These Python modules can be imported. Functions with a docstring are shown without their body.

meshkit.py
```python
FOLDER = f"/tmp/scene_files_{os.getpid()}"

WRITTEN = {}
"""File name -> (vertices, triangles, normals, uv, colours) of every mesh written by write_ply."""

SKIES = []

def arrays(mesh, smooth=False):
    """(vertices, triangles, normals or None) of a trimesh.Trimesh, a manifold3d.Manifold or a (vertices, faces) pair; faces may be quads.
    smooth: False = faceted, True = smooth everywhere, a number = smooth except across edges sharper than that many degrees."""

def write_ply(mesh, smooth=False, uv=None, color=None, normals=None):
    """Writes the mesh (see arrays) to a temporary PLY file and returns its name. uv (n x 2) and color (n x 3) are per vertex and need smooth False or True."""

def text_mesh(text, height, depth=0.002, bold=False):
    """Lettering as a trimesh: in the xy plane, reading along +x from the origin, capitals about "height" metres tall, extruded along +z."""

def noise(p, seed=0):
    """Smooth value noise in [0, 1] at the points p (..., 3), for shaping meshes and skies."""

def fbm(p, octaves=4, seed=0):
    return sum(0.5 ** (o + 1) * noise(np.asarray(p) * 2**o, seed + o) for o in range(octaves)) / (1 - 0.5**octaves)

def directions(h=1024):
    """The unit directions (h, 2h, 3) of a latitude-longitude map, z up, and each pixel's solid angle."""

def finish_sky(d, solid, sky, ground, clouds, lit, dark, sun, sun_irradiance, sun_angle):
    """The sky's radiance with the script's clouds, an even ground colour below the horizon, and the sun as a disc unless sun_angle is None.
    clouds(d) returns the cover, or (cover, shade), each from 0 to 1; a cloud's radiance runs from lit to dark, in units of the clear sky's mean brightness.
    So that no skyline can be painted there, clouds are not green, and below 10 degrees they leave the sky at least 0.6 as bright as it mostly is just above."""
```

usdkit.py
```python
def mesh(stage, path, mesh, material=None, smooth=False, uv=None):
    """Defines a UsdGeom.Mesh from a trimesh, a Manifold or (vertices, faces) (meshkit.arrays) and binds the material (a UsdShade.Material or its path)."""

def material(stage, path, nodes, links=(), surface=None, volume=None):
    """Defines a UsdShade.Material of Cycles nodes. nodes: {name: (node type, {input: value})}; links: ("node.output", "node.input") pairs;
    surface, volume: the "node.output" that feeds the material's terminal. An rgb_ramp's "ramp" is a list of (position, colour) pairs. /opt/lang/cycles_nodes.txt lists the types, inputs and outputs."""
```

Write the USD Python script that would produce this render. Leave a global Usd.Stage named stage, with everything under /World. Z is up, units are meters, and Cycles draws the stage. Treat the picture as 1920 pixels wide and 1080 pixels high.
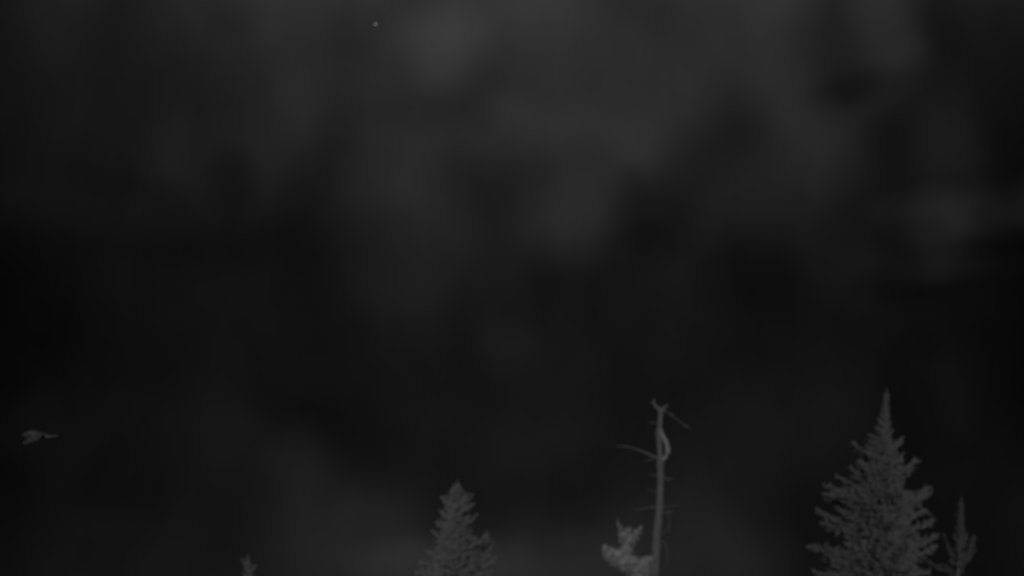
import math
import numpy as np
import trimesh
import usdkit
import meshkit
from pxr import Usd, UsdGeom, UsdLux, UsdShade, Gf, Sdf

stage = Usd.Stage.CreateInMemory()
UsdGeom.SetStageUpAxis(stage, UsdGeom.Tokens.z)
UsdGeom.SetStageMetersPerUnit(stage, 1.0)
UsdGeom.Xform.Define(stage, '/World')
UsdGeom.Scope.Define(stage, '/World/Looks')

# ------------------------------------------------------------------ camera
EYE = np.array([0.0, 0.0, 1.7])
PITCH, HFOV = math.radians(20.0), math.radians(55.0)
FOCAL = 50.0
HAP = 2 * FOCAL * math.tan(HFOV / 2)
cam = UsdGeom.Camera.Define(stage, '/World/camera')
cam.CreateHorizontalApertureAttr(HAP)
cam.CreateVerticalApertureAttr(HAP * 9 / 16)
cam.CreateFocalLengthAttr(FOCAL)
cam.CreateClippingRangeAttr(Gf.Vec2f(0.1, 20000))
cam.CreateFStopAttr(1.95)
cam.CreateFocusDistanceAttr(5.0)
cam.CreateExposureAttr(0.0)
cam.AddTranslateOp().Set(Gf.Vec3d(*EYE))
cam.AddRotateXOp().Set(90 + math.degrees(PITCH))

FPX = 960 / math.tan(HFOV / 2)
def at(px, py, dist):
    """the point of the vertical plane y = dist that the photograph shows at px, py (of 1920 x 1080)"""
    u, v = (px - 960) / FPX, (540 - py) / FPX
    d = np.array([u, math.cos(PITCH) - v * math.sin(PITCH), math.sin(PITCH) + v * math.cos(PITCH)])
    return EYE + d * (dist / d[1])

# ------------------------------------------------------------------ night sky
MOON_EL, MOON_AZ = math.radians(5), math.radians(180 + 6)      # behind the camera, to the left
SKY = 0.05
LOBES = [(3.28, 30.82, 8.88, 3.14, 28.3), (6.98, 38.31, 13.91, 5.39, 36.3), (-17.64, 39.64, 6.44, 11.23, 25.1), (5.57, 3.95, 7.47, 2.31, 17.3), (-35.10, 13.09, 10.42, 8.73, -17.2), (23.87, 11.82, 4.55, 11.96, -7.6), (0.89, 32.25, 4.42, 2.14, -17.9), (-9.35, 5.34, 3.79, 3.51, 13.0), (-6.86, 24.24, 2.90, 4.41, 21.1), (25.37, 21.53, 1.31, 1.32, 15.8), (16.18, 25.03, 4.84, 2.23, 11.3), (-13.79, 18.43, 5.27, 4.65, -4.1), (9.17, 6.24, 2.90, 2.87, 11.0), (-20.94, 29.76, 3.66, 2.91, -9.1), (-28.91, 33.19, 2.11, 2.80, 10.6), (20.73, 32.27, 2.67, 2.71, -21.4), (-13.34, 29.85, 1.80, 2.13, 6.1), (23.97, 32.45, 1.66, 2.75, 20.0), (8.29, 34.00, 3.94, 3.43, -15.2), (19.85, 31.05, 2.88, 3.98, 25.3), (-20.64, 10.60, 4.84, 1.90, 14.0), (26.48, 25.23, 1.52, 2.54, 10.9), (8.34, 11.32, 3.01, 12.00, -4.8), (-1.01, 23.55, 2.12, 3.16, 7.1), (16.09, 1.85, 1.77, 6.13, -7.2), (32.02, 15.23, 3.75, 9.18, -14.1), (32.66, 21.71, 2.69, 1.15, 23.7), (-0.52, 16.82, 1.56, 1.41, 5.3), (13.48, 15.29, 5.18, 4.02, 15.7), (-4.83, 34.06, 2.45, 1.94, 15.7), (8.96, 24.17, 2.22, 1.92, -11.9), (3.72, 24.34, 2.48, 2.10, 22.3), (13.26, 16.15, 4.63, 3.97, -18.5), (-3.93, 11.26, 7.80, 1.56, 3.6), (33.70, 34.12, 5.45, 2.08, 11.7), (-10.11, 10.77, 5.49, 2.09, -7.1), (-12.09, 9.73, 1.91, 1.47, 8.0), (-20.91, 10.36, 3.27, 2.06, -14.1), (-7.39, 22.25, 2.12, 1.89, -8.8), (-19.76, 22.14, 5.97, 1.50, -5.2), (9.76, 20.33, 2.31, 4.31, 8.8), (-3.66, 4.40, 3.54, 1.10, 13.5), (-16.55, 6.07, 3.08, 2.90, -1.8), (8.03, 26.28, 2.20, 2.63, 13.6), (25.21, 19.30, 1.90, 0.70, 8.8), (25.53, 30.75, 1.10, 0.70, 4.6), (21.81, 29.63, 1.78, 0.70, -9.2), (27.46, 21.65, 1.36, 1.13, 15.6), (27.05, 21.22, 1.89, 1.46, -6.3), (23.78, 22.83, 1.41, 0.70, 6.1), (-21.39, 27.02, 1.11, 1.73, 5.4), (-17.52, 25.09, 1.11, 1.31, -8.7), (8.11, 26.94, 1.19, 0.70, 3.5), (9.16, 4.64, 2.18, 1.71, -9.8), (23.72, 12.66, 1.42, 1.74, 6.3), (-0.01, 30.37, 1.30, 0.80, 5.1), (-4.94, 30.11, 3.32, 0.89, -4.6), (22.70, 18.80, 2.04, 0.86, -3.4), (-10.50, 34.15, 1.13, 1.65, -3.7), (19.78, 19.98, 2.13, 1.84, 4.7), (-9.63, 32.37, 1.23, 5.70, 4.1), (-18.75, 34.07, 1.48, 1.09, -5.4), (-25.10, 22.43, 4.20, 1.04, 5.4), (22.63, 12.45, 1.21, 2.33, -4.9)]
# clouds: (azimuth, elevation, half widths in degrees, grey) of the bright and dark patches, over a wispy noise
nodes = {
    'tc': ('texture_coordinate', {}),
    'warpn': ('noise_texture', {'scale': 9.0, 'detail': 4.0, 'roughness': 0.55}),
    'warpc': ('vector_math', {'math_type': 'subtract', 'vector2': (0.5, 0.5, 0.5)}),
    'warps': ('vector_math', {'math_type': 'scale', 'scale': 0.03}),
    'dirw': ('vector_math', {'math_type': 'add'}),
    'xyz': ('separate_xyz', {}),
    'azr': ('math', {'math_type': 'arctan2'}),
    'len': ('vector_math', {'math_type': 'normalize'}),
    'xyzn': ('separate_xyz', {}),
    'elr': ('math', {'math_type': 'arcsine'}),
    'azd': ('math', {'math_type': 'multiply', 'value2': 57.29578}),
    'eld': ('math', {'math_type': 'multiply', 'value2': 57.29578}),
    'p': ('combine_xyz', {}),
    'wisp_m': ('mapping', {'scale': (1, 1, 0.6)}), 'wisp': ('noise_texture', {'scale': 13.0, 'detail': 4.0, 'roughness': 0.55}),
    'wisp_r': ('map_range', {'from_min': 0.25, 'from_max': 0.75, 'to_min': -3.2, 'to_max': 3.2}),
    'bank': ('noise_texture', {'scale': 3.2, 'detail': 3.0, 'roughness': 0.5}),
    'bank_r': ('map_range', {'from_min': 0.3, 'from_max': 0.7, 'to_min': -12.0, 'to_max': 16.0}),
    'off': ('vector_math', {'math_type': 'multiply_add', 'vector2': (1 / 42.0, 1 / 26.0, 0), 'vector3': (0, -20 / 26.0, 0)}),
    'offl': ('vector_math', {'math_type': 'length'}),
    'offm': ('map_range', {'range_type': 'smoothstep', 'from_min': 1.0, 'from_max': 1.5, 'to_min': 0.0, 'to_max': 1.0}),
    'bank_m': ('math', {'math_type': 'multiply'}),
    'sum0': ('math', {'math_type': 'add'}),
    'sum1': ('math', {'math_type': 'add', 'value2': 20.0}),
}
links = [('tc.generated', 'warpn.vector'), ('warpn.color', 'warpc.vector1'), ('warpc.vector', 'warps.vector1'), ('tc.generated', 'dirw.vector1'), ('warps.vector', 'dirw.vector2'),
         ('dirw.vector', 'len.vector1'), ('len.vector', 'xyzn.vector'), ('xyzn.x', 'azr.value1'), ('xyzn.y', 'azr.value2'), ('xyzn.z', 'elr.value1'),
         ('azr.value', 'azd.value1'), ('elr.value', 'eld.value1'), ('azd.value', 'p.x'), ('eld.value', 'p.y'),
         ('tc.generated', 'wisp_m.vector'), ('wisp_m.vector', 'wisp.vector'), ('wisp.fac', 'wisp_r.value'), ('tc.generated', 'bank.vector'), ('bank.fac', 'bank_r.value'),
         ('p.vector', 'off.vector1'), ('off.vector', 'offl.vector1'), ('offl.value', 'offm.value'), ('bank_r.result', 'bank_m.value1'), ('offm.result', 'bank_m.value2'),
         ('bank_m.value', 'sum0.value1'), ('wisp_r.result', 'sum0.value2'), ('sum0.value', 'sum1.value1')]
del nodes['xyz']
last = 'sum1.value'
for i, (ca, ce, sa, se, amp) in enumerate(LOBES):
    nodes[f'lq{i}'] = ('vector_math', {'math_type': 'multiply_add', 'vector2': (1 / sa, 1 / se, 0), 'vector3': (-ca / sa, -ce / se, 0)})
    nodes[f'll{i}'] = ('vector_math', {'math_type': 'length'})
    nodes[f'lm{i}'] = ('map_range', {'range_type': 'smootherstep', 'from_min': 0.0, 'from_max': 2.2, 'to_min': amp, 'to_max': 0.0})
    nodes[f'la{i}'] = ('math', {'math_type': 'add'})
    links += [('p.vector', f'lq{i}.vector1'), (f'lq{i}.vector', f'll{i}.vector1'), (f'll{i}.value', f'lm{i}.value'), (last, f'la{i}.value1'), (f'lm{i}.result', f'la{i}.value2')]
    last = f'la{i}.value'
# grey of the picture to radiance
nodes.update({
    'g0': ('math', {'math_type': 'maximum', 'value2': 3.0}),
    'g1': ('math', {'math_type': 'multiply_add', 'value2': 1 / 255.0 / 1.055, 'value3': 0.055 / 1.055}),
    'g2': ('math', {'math_type': 'power', 'value2': 2.4}),
    'g3': ('math', {'math_type': 'multiply', 'value2': 1 / SKY}),
    'sky': ('sky_texture', {'sky_type': 'single_scattering', 'sun_disc': False, 'sun_elevation': MOON_EL, 'sun_rotation': MOON_AZ}),
    'bw': ('rgb_to_bw', {}),
    'mix': ('mix_color', {'fac': 0.9995}),
    'bg': ('background_shader', {'strength': SKY}),
})
links += [(last, 'g0.value1'), ('g0.value', 'g1.value1'), ('g1.value', 'g2.value1'), ('g2.value', 'g3.value1'),
          ('sky.color', 'bw.color'), ('bw.val', 'mix.a'), ('g3.value', 'mix.b'), ('mix.result', 'bg.color')]
sky_mat = usdkit.material(stage, '/World/Looks/night_sky', nodes, links, surface='bg.background')
dome = UsdLux.DomeLight.Define(stage, '/World/sky')
UsdShade.MaterialBindingAPI.Apply(dome.GetPrim()).Bind(sky_mat)
dome.GetPrim().SetCustomDataByKey('kind', 'structure')

moon = UsdLux.DistantLight.Define(stage, '/World/moonlight')
moon.CreateNormalizeAttr(True)
moon.CreateIntensityAttr(0.6)
moon.CreateAngleAttr(12.0)
moon.CreateColorAttr(Gf.Vec3f(1, 1, 1))
moon.AddRotateZOp().Set(-math.degrees(MOON_AZ))
moon.AddRotateXOp().Set(math.degrees(MOON_EL) - 90)    # -z of the light tilted up to point away from the moon

# ------------------------------------------------------------------ helpers
USED = {}
def path_for(name, parent='/World'):
    parent = str(parent)
    k = USED.get((parent, name), -1) + 1
    USED[(parent, name)] = k
    return f'{parent}/{name}' if k == 0 else f'{parent}/{name}_{k:03d}'

def thing(name, label, cat, group=None):
    x = UsdGeom.Xform.Define(stage, path_for(name)).GetPrim()
    tag(x, label, cat, group)
    return x

def tag(prim, label=None, cat=None, group=None, kind=None):
    for k, v in (('label', label), ('category', cat), ('group', group), ('kind', kind)):
        if v:
            prim.SetCustomDataByKey(k, v)

def part(name, mesh, mat, parent='/World', smooth=False, label=None):
    parent = parent.GetPath() if hasattr(parent, 'GetPath') else parent
    m = usdkit.mesh(stage, path_for(name, parent), mesh, mat, smooth=smooth)
    if label:
        tag(m.GetPrim(), label)
    return m.GetPrim()

class Bits:
    """collects vertices and triangles of one mesh"""
    def __init__(self):
        self.v, self.f, self.n = [], [], 0
    def add(self, v, f):
        self.v.append(np.asarray(v, float)); self.f.append(np.asarray(f, int) + self.n); self.n += len(v)
    def mesh(self):
        return np.vstack(self.v), np.vstack(self.f)

def frame(d):
    d = d / np.maximum(np.linalg.norm(d, axis=-1, keepdims=True), 1e-9)
    ref = np.where(np.abs(d[..., 2:3]) > 0.9, np.array([1.0, 0, 0]), np.array([0, 0, 1.0]))
    a = np.cross(d, ref); a /= np.linalg.norm(a, axis=-1, keepdims=True)
    return a, np.cross(d, a)

def tube(pts, radii, sides=8, rough=0.0, seed=0, cap=True):
    """a tapered tube along pts, its skin uneven by the share rough"""
    pts, radii = np.asarray(pts, float), np.asarray(radii, float)
    t = np.gradient(pts, axis=0)
    a, b = frame(t)
    ang = np.arange(sides) * 2 * np.pi / sides
    ring = np.cos(ang)[None, :, None] * a[:, None] + np.sin(ang)[None, :, None] * b[:, None]
    r = radii[:, None] * np.ones(sides)
    if rough:
        q = np.stack(np.broadcast_arrays(np.cos(ang)[None] * 1.6, np.sin(ang)[None] * 1.6, (np.arange(len(pts)) * 0.8)[:, None]), -1)
        r = r * (1 + rough * (meshkit.fbm(q + seed * 7.3, 3, seed) - 0.5) * 2)
    v = (pts[:, None] + ring * r[..., None]).reshape(-1, 3)
    i = np.arange(len(pts) - 1)[:, None] * sides; j = np.arange(sides)[None]; k = (j + 1) % sides
    A, B, C, D = (i + j).ravel(), (i + k).ravel(), (i + sides + k).ravel(), (i + sides + j).ravel()
    f = np.vstack([np.stack([A, B, C], 1), np.stack([A, C, D], 1)])
    if cap:
        n = len(v)
        v = np.vstack([v, pts[:1], pts[-1:]])
        j = np.arange(sides); k = (j + 1) % sides; o = (len(pts) - 1) * sides
        f = np.vstack([f, np.stack([np.full(sides, n), k, j], 1), np.stack([np.full(sides, n + 1), o + j, o + k], 1)])
    return v, f

def spline(pts, n):
    pts = np.asarray(pts, float)
    from scipy.interpolate import CubicSpline
    s = np.concatenate([[0], np.cumsum(np.linalg.norm(np.diff(pts, axis=0), axis=1))])
    return CubicSpline(s, pts)(np.linspace(0, s[-1], n))

def spindles(p, q, r, wide=0.4):
    """needle-covered shoots: a four-sided spindle from every p to every q"""
    p, q, r = np.atleast_2d(p), np.atleast_2d(q), np.atleast_1d(r)
    d = q - p; a, b = frame(d); m = p + d * wide
    r = r[:, None]
    v = np.stack([p, m + a * r, m + b * r, m - a * r, m - b * r, q], 1)
    f = np.array([[0, 2, 1], [0, 3, 2], [0, 4, 3], [0, 1, 4], [5, 1, 2], [5, 2, 3], [5, 3, 4], [5, 4, 1]])
    n = len(p)
    return v.reshape(-1, 3), (f[None] + 6 * np.arange(n)[:, None, None]).reshape(-1, 3)

def blades(rng, p, q, per, length, width):
    """single needles standing off the shoots p-q"""
    n = len(p); t = rng.random((n, per)); d = q - p
    a, b = frame(d); dn = d / np.linalg.norm(d, axis=1, keepdims=True)
    ang = rng.random((n, per)) * 2 * np.pi
    root = p[:, None] + d[:, None] * t[..., None]
    out = np.cos(ang)[..., None] * a[:, None] + np.sin(ang)[..., None] * b[:, None]
    tip = root + (out * 0.8 + dn[:, None] * 0.65) * (length * rng.uniform(0.6, 1.1, (n, per)))[..., None]
    w = dn[:, None] * width
    v = np.stack([root - w, root + w, tip], 2).reshape(-1, 3)
    return v, np.arange(len(v)).reshape(-1, 3)

# ------------------------------------------------------------------ materials (seen in black and white)
def grey_material(name, dark, light, scale, rough=0.85, bump=0.0, translucent=0.0, stretch=(1, 1, 1)):
    nodes = {'pos': ('geometry', {}), 'map': ('mapping', {'scale': stretch}), 'n': ('noise_texture', {'scale': scale, 'detail': 4.0, 'roughness': 0.6}),
             'r': ('rgb_ramp', {'ramp': [(0.3, (dark,) * 3), (0.7, (light,) * 3)]}), 'p': ('principled_bsdf', {'roughness': rough, 'specular_ior_level': 0.2})}
    links = [('pos.position', 'map.vector'), ('map.vector', 'n.vector'), ('n.fac', 'r.fac'), ('r.color', 'p.base_color')]
    out = 'p.BSDF'
    if bump:
        nodes['b'] = ('bump', {'strength': bump, 'distance': 0.02}); links += [('n.fac', 'b.height'), ('b.normal', 'p.normal')]
    if translucent:
        nodes['t'] = ('translucent_bsdf', {}); nodes['mx'] = ('mix_closure', {'fac': translucent})
        links += [('r.color', 't.color'), ('p.BSDF', 'mx.closure1'), ('t.BSDF', 'mx.closure2')]; out = 'mx.closure'
    return usdkit.material(stage, f'/World/Looks/{name}', nodes, links, surface=out)

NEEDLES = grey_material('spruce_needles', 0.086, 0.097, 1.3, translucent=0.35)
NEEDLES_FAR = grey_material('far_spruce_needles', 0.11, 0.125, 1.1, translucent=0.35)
NEEDLES_THIN = grey_material('thin_spruce_needles', 0.056, 0.066, 1.5, translucent=0.3)
BARK = grey_material('spruce_bark', 0.045, 0.07, 3.0, bump=0.6, stretch=(3, 3, 0.6))
DEADWOOD = grey_material('weathered_dead_wood', 0.032, 0.066, 5.0, bump=0.5, stretch=(4, 4, 0.5))
PALEWOOD = grey_material('pale_split_wood', 0.085, 0.105, 5.0, bump=0.4, stretch=(4, 4, 0.5))
LEAVES = grey_material('pale_foliage', 0.33, 0.37, 2.0, translucent=0.5)
GROUND = grey_material('night_ground', 0.05, 0.11, 0.6, bump=0.5)
FEATHERS = grey_material('pale_feathers', 0.018, 0.04, 9.0)

# ------------------------------------------------------------------ ground
n = 60
gx = np.concatenate([-np.geomspace(6000, 4, n // 2), [0], np.geomspace(4, 6000, n // 2)])
GX, GY = np.meshgrid(gx, gx + 40)
GZ = (meshkit.fbm(np.stack([GX * 0.03, GY * 0.03, GX * 0], -1), 4, 5) - 0.5) * 0.8
GZ *= np.clip(np.hypot(GX, GY) / 25, 0, 1)
idx = np.arange(GX.size).reshape(GX.shape)
quads = np.stack([idx[:-1, :-1], idx[:-1, 1:], idx[1:, 1:], idx[1:, :-1]], -1).reshape(-1, 4)
gp = part('ground', (np.stack([GX, GY, GZ], -1).reshape(-1, 3), quads), GROUND, smooth=True)
tag(gp, 'dark forest clearing floor', kind='structure')

# ------------------------------------------------------------------ spruces
def bough(rng, root, az, length, rise, curl, spread=0.42, dense=1.0, shoot=0.034):
    """one bough: a stem that leaves the trunk, sags and turns up, with flat sprays of needle shoots"""
    h = np.array([math.cos(az), math.sin(az), 0.0]); side = np.array([-h[1], h[0], 0.0]); up = np.array([0, 0, 1.0])
    bend = rng.normal(0, 0.06)
    def axis(t):
        t = np.asarray(t)[..., None]
        return root + h * length * t + up * length * (rise * t + curl * t * t) + side * length * bend * t * t
    B = Bits()
    ts = np.linspace(0, 1, 7)
    B.add(*tube(axis(ts), (0.008 + 0.014 * length) * (1 - 0.85 * ts), 5))
    m = max(6, int(length / 0.075 * dense))
    t = np.sort(np.concatenate([rng.uniform(0.12, 1.0, m), np.linspace(0.2, 1.0, m // 2)]))
    p = axis(t); tan = axis(t + 0.02) - axis(t - 0.02); tan /= np.linalg.norm(tan, axis=1, keepdims=True)
    sgn = np.where(rng.random(len(t)) < 0.5, -1.0, 1.0)
    ln = np.minimum(spread * length, 0.75) * (1 - 0.75 * t) * rng.uniform(0.55, 1.15, len(t)) + min(0.13, 0.2 * length)
    ln = np.minimum(ln, 0.2 + 0.75 * length * t)
    fwd = rng.uniform(0.45, 0.95, len(t))[:, None]
    d = tan * fwd + side * (sgn * rng.uniform(0.6, 1.0, len(t)))[:, None] + up * rng.normal(0.08, 0.28, len(t))[:, None]
    d /= np.linalg.norm(d, axis=1, keepdims=True)
    q = p + d * ln[:, None]
    P, Q, R = [p], [q], [shoot * rng.uniform(0.8, 1.25, len(t))]
    for k in range(3):                                                   # second-order shoots
        s = rng.uniform(0.2, 0.95, len(t))[:, None]
        p2 = p + (q - p) * s
        d2 = d * 0.8 + tan * rng.uniform(0.1, 0.8, len(t))[:, None] + rng.normal(0, 0.4, (len(t), 3)) + up * 0.1
        d2 /= np.linalg.norm(d2, axis=1, keepdims=True)
        P.append(p2); Q.append(p2 + d2 * (ln * rng.uniform(0.3, 0.55, len(t)) + min(0.05, 0.1 * length))[:, None]); R.append(shoot * rng.uniform(0.6, 1.0, len(t)))
    P.append(axis(np.array([0.2, 0.45, 0.7, 0.88]))); Q.append(axis(np.array([0.48, 0.75, 0.95, 1.04]))); R.append(np.array([1.3, 1.25, 1.15, 1.0]) * shoot)
    P, Q, R = np.vstack(P), np.vstack(Q), np.concatenate(R)
    B.add(*spindles(P, Q, R))
    B.add(*blades(rng, P, Q, 3, 0.075, 0.011))
    return B.mesh()

def spruce(name, label, axis_px, dist, left, right, named, mat, seed, per_m=9.0, inner=0.9, rise=0.02, curl=0.34, low_r=2.6, shoot=0.034, group=None, rise_top=0.75, fill=0.08, tuft=1.35):
    """axis_px: pixels of the trunk from the tip down; left, right: (row, half width) of the crown in pixels; named: boughs of their own shape
    (tip column, tip row, height of the root's row)"""
    rng = np.random.default_rng(seed)
    t = thing(name, label, 'tree', group)
    ax = [at(x, y, dist) for x, y in axis_px]
    low = ax[-1]; step = (ax[-1] - ax[0]) / np.linalg.norm(ax[-1] - ax[0])
    base = np.array([low[0] + step[0] * low[2] * 0.4, dist, -0.15])
    pts = np.array(ax + [base]); z = pts[:, 2]; top = z[0]
    def trunk_at(h):
        return np.array([np.interp(h, z[::-1], pts[::-1, k]) for k in range(3)])
    H = np.linspace(-0.15, top, 40)
    wob = np.stack([np.interp(H, z[::-1], pts[::-1, k]) for k in range(3)], 1)
    wob[1:-3, :2] += rng.normal(0, 0.012, (36, 2))
    part('trunk', tube(wob, 0.012 + (top - H) * 0.0125 + 0.05 * np.exp(-H / 0.4), 9, 0.25, seed), BARK, t, smooth=True)
    m_px = (at(1000, 900, dist) - at(900, 900, dist))[0] / 100
    rows = [(at(960, y, dist)[2], w * m_px) for y, w in left], [(at(960, y, dist)[2], w * m_px) for y, w in right]
    def half(h, s):
        r = sorted(rows[s] + [(0.4, low_r)]); return np.interp(h, [a for a, _ in r], [b for _, b in r])
    B = Bits()                                                            # leader
    tip = trunk_at(top)
    P, Q = [], []
    for k in range(14):
        h = top - 0.04 * k; p = trunk_at(h - 0.05); a = rng.uniform(0, 6.28)
        P.append(p); Q.append(p + np.array([math.cos(a) * (0.012 + 0.007 * k), math.sin(a) * (0.012 + 0.007 * k), 0.11]))
    B.add(*spindles(np.array(P), np.array(Q), np.full(14, 0.024))); B.add(*tube([trunk_at(top - 0.6), tip], [0.03, 0.012], 6))
    B.add(*blades(rng, np.array(P), np.array(Q), 5, 0.07, 0.012))
    part('leader', B.mesh(), mat, t)
    h = top - 0.25; a = rng.uniform(0, 6.28)
    while h > 1.0:
        a += 2.399963 + rng.normal(0, 0.25)
        s = math.cos(a)
        r = half(h, 1) * max(s, 0) ** 0.5 + half(h, 0) * max(-s, 0) ** 0.5 if abs(s) > 0.5 else 0.5 * (half(h, 0) + half(h, 1))
        L = max(0.1, r * rng.uniform(0.72, 1.02) * inner)
        young = np.clip((top - h) / (0.3 * (top - 1)), 0, 1)
        rs = rise_top * (1 - young) + rise * young + rng.normal(0, 0.06)
        drop = L * (rs + curl)
        root = trunk_at(h - drop * 0.85)
        if root[2] > 0.8:
            part('bough', bough(rng, root, a, L, rs, curl, shoot=shoot), mat, t)
        sparse = 1.0 if h > low[2] - 0.8 else 2.4
        h -= sparse / per_m * (0.55 + 0.45 * np.clip((top - h) / 2.5, 0, 1)) * rng.uniform(0.7, 1.3)
    h = top - 1.6                                                         # short shaded boughs near the trunk
    while h > low[2] - 0.5:
        a += 2.399963
        r = 0.5 * (half(h, 0) + half(h, 1)) * rng.uniform(0.4, 0.65)
        part('bough', bough(rng, trunk_at(h - 0.3 * r), a, r, 0.1, 0.3, spread=0.6, dense=1.3, shoot=shoot * 1.15), mat, t)
        h -= fill * rng.uniform(0.7, 1.3)
    for tx, ty, ry in named:
        tipp = at(tx, ty, dist); root = trunk_at(at(960, ry, dist)[2])
        dx = tipp[0] - root[0]
        az = rng.uniform(-0.25, 0.25) + (0 if dx > 0 else math.pi)
        L = abs(dx) / math.cos(az if dx > 0 else az - math.pi)
        k = (tipp[2] - root[2]) / max(L, 0.05)
        part('bough', bough(rng, root, az, L, 0.25 * k, 0.75 * k, dense=1.35, spread=0.4 if tuft > 1 else 0.3, shoot=shoot * tuft), mat, t)
    return t

spruce('spruce_tree', 'tallest and broadest full spruce, right of the bare dead trunk', [(1663, 730), (1659, 790), (1652, 860), (1645, 940), (1640, 1010), (1636, 1080)], 45,
       [(730, 2), (760, 5), (790, 13), (820, 22), (850, 36), (880, 52), (905, 66), (928, 92), (944, 95), (955, 74), (964, 50), (972, 62), (985, 90), (996, 84), (1006, 58), (1016, 52), (1026, 78), (1040, 104), (1080, 108), (1150, 120)],
       [(730, 2), (770, 7), (800, 15), (830, 26), (860, 36), (900, 44), (918, 46), (930, 76), (960, 80), (984, 82), (994, 62), (1004, 80), (1014, 96), (1036, 98), (1050, 84), (1060, 82), (1080, 92), (1150, 120)],
       [(1604, 832, 868), (1612, 868, 890), (1596, 880, 905), (1579, 897, 925), (1556, 916, 945), (1548, 932, 950), (1539, 962, 1000), (1552, 985, 1005), (1528, 1028, 1060), (1534, 1078, 1085),
        (1691, 826, 850), (1690, 858, 878), (1710, 868, 905), (1706, 885, 910), (1746, 914, 965), (1735, 930, 965), (1738, 958, 985), (1734, 985, 1010), (1746, 1008, 1050), (1744, 1030, 1060), (1732, 1074, 1085)],
       NEEDLES, 3, per_m=22, inner=0.97, shoot=0.042)
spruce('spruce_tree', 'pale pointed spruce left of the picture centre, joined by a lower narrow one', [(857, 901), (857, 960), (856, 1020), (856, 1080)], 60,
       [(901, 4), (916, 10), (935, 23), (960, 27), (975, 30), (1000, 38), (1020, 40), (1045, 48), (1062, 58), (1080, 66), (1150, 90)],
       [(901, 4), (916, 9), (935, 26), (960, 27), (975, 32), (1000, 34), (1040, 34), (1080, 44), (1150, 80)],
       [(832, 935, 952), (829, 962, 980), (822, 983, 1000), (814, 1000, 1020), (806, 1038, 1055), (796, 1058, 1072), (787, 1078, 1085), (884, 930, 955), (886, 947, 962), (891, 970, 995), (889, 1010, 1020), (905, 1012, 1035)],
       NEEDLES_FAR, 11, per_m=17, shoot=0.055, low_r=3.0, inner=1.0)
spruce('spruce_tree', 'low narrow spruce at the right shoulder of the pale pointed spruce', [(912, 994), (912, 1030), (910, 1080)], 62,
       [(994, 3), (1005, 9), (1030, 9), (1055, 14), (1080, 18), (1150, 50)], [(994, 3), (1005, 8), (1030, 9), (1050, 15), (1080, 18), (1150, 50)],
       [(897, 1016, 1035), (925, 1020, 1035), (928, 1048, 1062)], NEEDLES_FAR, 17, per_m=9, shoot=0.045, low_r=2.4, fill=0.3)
spruce('spruce_tree', 'slender spruce with upswept arms, rightmost tree', [(1803, 932), (1802, 980), (1799, 1040), (1795, 1080)], 50,
       [(932, 2), (958, 6), (985, 10), (1010, 12), (1040, 14), (1080, 22), (1150, 60)], [(932, 2), (958, 6), (985, 10), (1010, 11), (1040, 13), (1080, 15), (1150, 60)],
       [(1772, 1006, 1050), (1779, 1030, 1062), (1790, 1000, 1025), (1830, 1008, 1052), (1823, 1035, 1060), (1814, 1003, 1030), (1768, 1062, 1074), (1745, 1056, 1076)],
       NEEDLES_THIN, 23, per_m=9, shoot=0.036, low_r=2.0, curl=0.6, fill=9.0, tuft=0.95)
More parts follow.
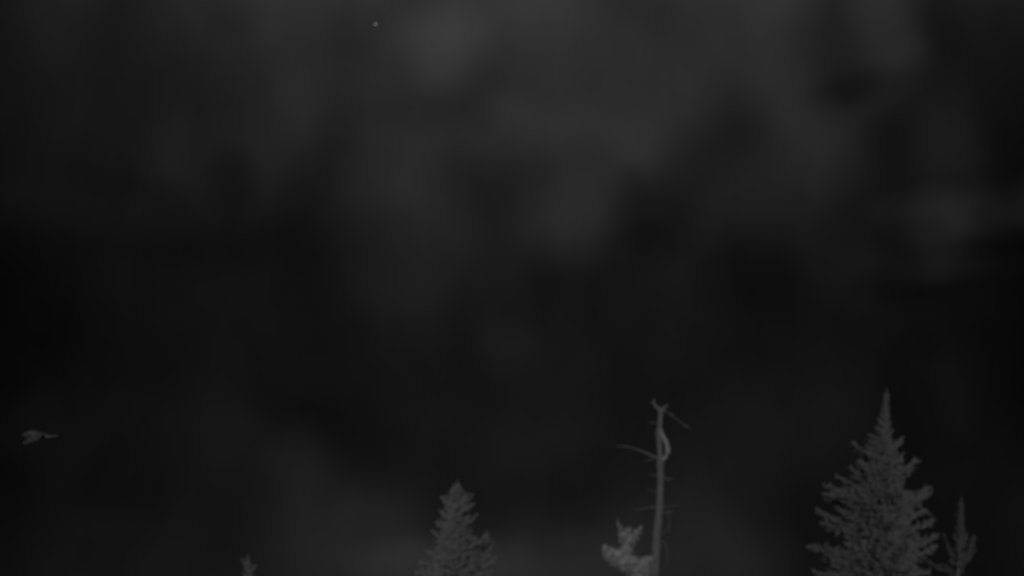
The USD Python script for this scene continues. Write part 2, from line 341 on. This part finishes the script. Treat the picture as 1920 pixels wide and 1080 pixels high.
spruce('spruce_tree', 'tiny spruce tip peeping over the bottom edge, leftmost tree', [(464, 1040), (466, 1060), (467, 1080)], 75,
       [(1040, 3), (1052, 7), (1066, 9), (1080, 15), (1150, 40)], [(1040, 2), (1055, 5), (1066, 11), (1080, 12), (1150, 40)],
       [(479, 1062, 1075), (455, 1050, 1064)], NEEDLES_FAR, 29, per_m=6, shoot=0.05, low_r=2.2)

# ------------------------------------------------------------------ dead snag
SD = 40.0
SM = (at(1300, 900, SD) - at(1200, 900, SD))[0] / 100
rng = np.random.default_rng(5)
snag = thing('dead_tree', 'tall bare dead trunk with a broken forked top and a bulging split strand', 'tree')
def px_path(pts, n, dy=None, dist=SD):
    w = np.array([at(x, y, dist) for x, y in pts])
    if dy is not None:
        w[:, 1] += dy
    return spline(w, n)
row = [(1240, 764), (1238, 785), (1236, 812), (1237, 840), (1238, 868), (1238, 915), (1236, 955), (1232, 1000), (1229, 1040), (1226, 1080), (1223, 1140)]
path = px_path(row, 60)
base = np.array([path[-1][0] - 0.35, SD, -0.2])
path = np.vstack([path, np.linspace(path[-1], base, 14)[1:]])
zz = [at(960, y, SD)[2] for y in (764, 800, 815, 832, 850, 866, 900, 950, 1000, 1080, 1140)][::-1] + []
rr = np.array([5.0, 5.5, 7.5, 6.0, 5.5, 7.5, 7.0, 7.5, 8.5, 10.5, 11.5])[::-1] * SM
rad = np.interp(path[:, 2], [-0.2, 0.6] + zz, [0.62, 0.42] + list(rr))
part('trunk', tube(path, rad, 14, 0.22, 4), DEADWOOD, snag, smooth=True)
st = px_path([(1238, 804), (1242, 818), (1248, 830), (1251, 843), (1249, 855), (1242, 863), (1238, 868)], 22, dy=np.array([-0.05, -0.09, -0.12, -0.12, -0.12, -0.1, -0.02]))
part('split_strand', tube(st, np.interp(np.linspace(0, 1, 22), [0, 0.3, 0.6, 0.85, 1], np.array([4.0, 4.6, 5.0, 4.2, 3.0]) * SM), 10, 0.2, 9), PALEWOOD, snag, smooth=True, label='pale strand of wood bowed out from the trunk')
def stick(pts, r0, r1, name='branch', dy=None, n=14, mat=None, label=None, parent=None):
    p = px_path(pts, n, dy)
    p[1:-1] += rng.normal(0, 0.008, (n - 2, 3))
    return part(name, tube(p, np.linspace(r0, r1, n) * SM * (1.0 if name == 'broken_top' else 0.55), 7, 0.25, int(r0 * 10)), mat or DEADWOOD, parent or snag, smooth=True, label=label)
stick([(1238, 772), (1232, 764), (1227, 757), (1227, 748)], 5.0, 1.6, 'broken_top', label='splintered left prong of the broken top')
stick([(1228, 758), (1222, 755), (1219, 757)], 3, 1.5, 'splinter')
stick([(1240, 770), (1246, 765), (1252, 758)], 5, 2, 'broken_top', label='short right prong of the broken top')
stick([(1238, 768), (1250, 773), (1259, 781), (1268, 788), (1277, 797), (1286, 804), (1292, 808)], 2.4, 1.2, dy=np.linspace(0, -0.4, 7), label='thin broken branch drooping to the right')
for kx, ky in ((1258, 780), (1284, 803)):
    v = trimesh.creation.icosphere(1, 3.0 * SM); v.apply_scale((1.3, 1, 0.8)); v.apply_translation(at(kx, ky, SD) + [0, -0.2 if kx < 1270 else -0.38, 0]); part('knot', v, DEADWOOD, snag, smooth=True)
stick([(1238, 862), (1225, 857), (1210, 851), (1195, 846), (1175, 842), (1154, 840)], 5.5, 1.2, dy=np.linspace(0, -0.5, 6), n=20, label='long bare branch reaching left')
stick([(1230, 858), (1218, 862), (1207, 863)], 2.5, 1)
stick([(1236, 795), (1226, 793), (1217, 792)], 2.2, 1.0)
stick([(1237, 892), (1226, 891), (1216, 889)], 2.0, 1.0)
stick([(1239, 898), (1250, 899), (1262, 896)], 2.6, 1.6)
stick([(1239, 884), (1247, 893), (1256, 904)], 1.6, 1.0)
stick([(1236, 954), (1218, 952), (1200, 956), (1186, 959)], 3.2, 1.2, dy=np.linspace(0, -0.4, 4))
stick([(1236, 962), (1250, 961), (1262, 958)], 3.6, 2.0, label='stub at the right of the trunk')
stick([(1237, 950), (1252, 950), (1270, 947)], 2.0, 1.0)
stick([(1252, 962), (1254, 980), (1253, 1000)], 1.6, 1.0, dy=np.array([-0.1, -0.15, -0.15]))
stick([(1231, 1010), (1243, 1016), (1249, 1030), (1250, 1062)], 1.8, 0.9, dy=np.linspace(0, -0.25, 4))
stick([(1231, 1008), (1243, 1000), (1252, 985)], 1.6, 0.8)
stick([(1238, 918), (1224, 921), (1214, 917)], 1.4, 0.7)

# ------------------------------------------------------------------ pale bushy treetop beside the snag
BD = 36.0
rng = np.random.default_rng(8)
bush = thing('bushy_tree', 'pale bushy treetop with ragged lobes, just left of the bare dead trunk', 'tree')
BM = (at(1300, 1000, BD) - at(1200, 1000, BD))[0] / 100
def bpath(pts, n=10):
    return spline(np.array([at(x, y, BD) for x, y in pts]), n)
low = at(1197, 1080, BD)
tp = np.vstack([bpath([(1180, 1020), (1186, 1045), (1194, 1075), (1198, 1100)], 10), np.linspace(at(1198, 1100, BD), [low[0] + 0.15, BD, -0.15], 12)[1:]])
part('trunk', tube(tp, np.concatenate([np.linspace(2, 5, 10) * BM, np.linspace(0.11, 0.2, 11)]), 9, 0.2, 3), BARK, bush, smooth=True)
limbs = [([(1194, 1078), (1176, 1066), (1152, 1054), (1134, 1033)], 0), ([(1186, 1045), (1180, 1025), (1174, 1002), (1168, 992)], 0), ([(1184, 1035), (1192, 1014), (1198, 1000), (1203, 992)], 0),
         ([(1168, 1000), (1163, 990), (1158, 974)], 0), ([(1195, 1080), (1206, 1066), (1214, 1054)], 0), ([(1190, 1062), (1165, 1052), (1150, 1046)], 0)]
for pts, _ in limbs:
    p = bpath(pts, 10)
    part('limb', tube(p, np.linspace(2.2, 0.8, 10) * BM, 6, 0.2, 2), BARK, bush, smooth=True)
def clump(cx, cy, rx, ry, leaves, depth=1.0):
    """a clump of small leaves in an uneven ball; rx, ry in pixels of the photograph"""
    c = at(cx, cy, BD)
    u = rng.normal(0, 1, (leaves, 3)); u /= np.linalg.norm(u, axis=1, keepdims=True)
    rr = rng.random((leaves, 1)) ** 0.55
    lump = 0.75 + 0.5 * meshkit.fbm(u * 1.7 + cx, 3, 1)[:, None]
    p = c + u * rr * lump * np.array([rx, 0.8 * max(rx, ry) * depth, ry]) * BM
    d = rng.normal(0, 1, (leaves, 3)) * 0.8 + u * 1.1 + np.array([0, 0, 0.5]); d /= np.linalg.norm(d, axis=1, keepdims=True)
    a, b = frame(d); s = rng.uniform(0.05, 0.1, (leaves, 1))
    v = np.stack([p - a * s * 0.28, p + d * s * 2.3 - b * s * 0.2, p + a * s * 0.28, p - d * s * 0.5], 1).reshape(-1, 3)
    f = (np.array([[0, 1, 2], [0, 2, 3]])[None] + 4 * np.arange(leaves)[:, None, None]).reshape(-1, 3)
    part('leaf_clump', (v, f), LEAVES, bush)
for args in [(1135, 1034, 6, 7, 260), (1142, 1045, 10, 8, 420), (1155, 1052, 14, 9, 700), (1168, 1058, 15, 11, 800), (1184, 1058, 16, 14, 900), (1176, 1036, 13, 12, 800), (1178, 1020, 11, 11, 600), (1172, 1008, 8, 9, 380),
             (1184, 1012, 8, 8, 360), (1194, 1004, 5, 7, 160), (1201, 996, 2.5, 5, 36), (1166, 1008, 5, 8, 160), (1165, 990, 4, 3, 40), (1176, 998, 8, 3, 90), (1158, 978, 1.5, 5, 8), (1160, 1046, 16, 9, 700), (1148, 1040, 8, 8, 260), (1206, 1064, 14, 10, 600),
             (1198, 1072, 15, 12, 900), (1210, 1058, 10, 9, 520), (1219, 1054, 7, 7, 260), (1188, 1074, 14, 9, 500), (1200, 1095, 15, 14, 500), (1212, 1076, 9, 10, 360)]:
    clump(*args)

# ------------------------------------------------------------------ bird
import manifold3d
def ball(c, r):
    return manifold3d.Manifold.sphere(r, 20).translate(tuple(float(x) for x in c))
def hull(*cr):
    return manifold3d.Manifold.batch_hull([ball(c, r) for c, r in cr])
BDI = 20.0
def bp(x, y, dy=0.0):
    return at(x, y, BDI + dy)
k = (at(100, 820, BDI) - at(50, 820, BDI))[0] / 50
head, chest, hip, tail = bp(61, 813, -0.02), bp(69, 815), bp(81, 817, 0.03), bp(110, 820, 0.06)
pieces = [hull((head, 5.2 * k), (chest, 6.6 * k)), hull((chest, 7.6 * k), (hip, 5.2 * k)), hull((hip, 4.6 * k), (bp(94, 818.5, -0.02), 2.9 * k)),
          hull((bp(90, 818.5, -0.02), 2.6 * k), (bp(109, 817.5, -0.06), 1.3 * k), (bp(110, 821.5, 0.04), 1.3 * k)),
          hull((head, 2.2 * k), (bp(54, 815.5, -0.04), 0.6 * k)),                                           # beak
          hull((bp(72, 812, -0.1), 3.2 * k), (bp(80, 816, -0.08), 2.0 * k), (bp(58, 821, -0.26), 2.2 * k), (bp(69, 826, -0.24), 1.2 * k)),      # near wing, inner
          hull((bp(58, 821, -0.26), 2.2 * k), (bp(67, 826, -0.24), 1.2 * k), (bp(43, 831, -0.42), 0.9 * k), (bp(52, 832, -0.4), 0.8 * k)),
          hull((bp(72, 811, 0.1), 3.0 * k), (bp(80, 815, 0.1), 1.8 * k), (bp(58, 808, 0.3), 1.8 * k), (bp(64, 816, 0.2), 1.3 * k)),              # far wing
          hull((bp(58, 808, 0.3), 1.8 * k), (bp(64, 816, 0.2), 1.2 * k), (bp(43, 814, 0.5), 0.8 * k), (bp(49, 819, 0.46), 0.8 * k))]
m = manifold3d.Manifold.batch_boolean(pieces, manifold3d.OpType.Add).refine_to_length(0.02)
mm = m.to_mesh(); tm = trimesh.Trimesh(mm.vert_properties[:, :3], mm.tri_verts)
trimesh.smoothing.filter_taubin(tm, iterations=12)
bird = part('bird', tm, FEATHERS, smooth=True)
tag(bird, 'small pale bird in flight low at the left edge of the sky', 'bird')

# ------------------------------------------------------------------ star
star_mat = usdkit.material(stage, '/World/Looks/star_light', {'e': ('emission', {'color': (1, 1, 1), 'strength': 0.95})}, [], surface='e.emission')
s = trimesh.creation.icosphere(2, 2.2); s.apply_translation(at(704.5, 45, 3500))
sp = part('star', s, star_mat, smooth=True)
tag(sp, 'single bright star high in the cloudy sky', 'star')
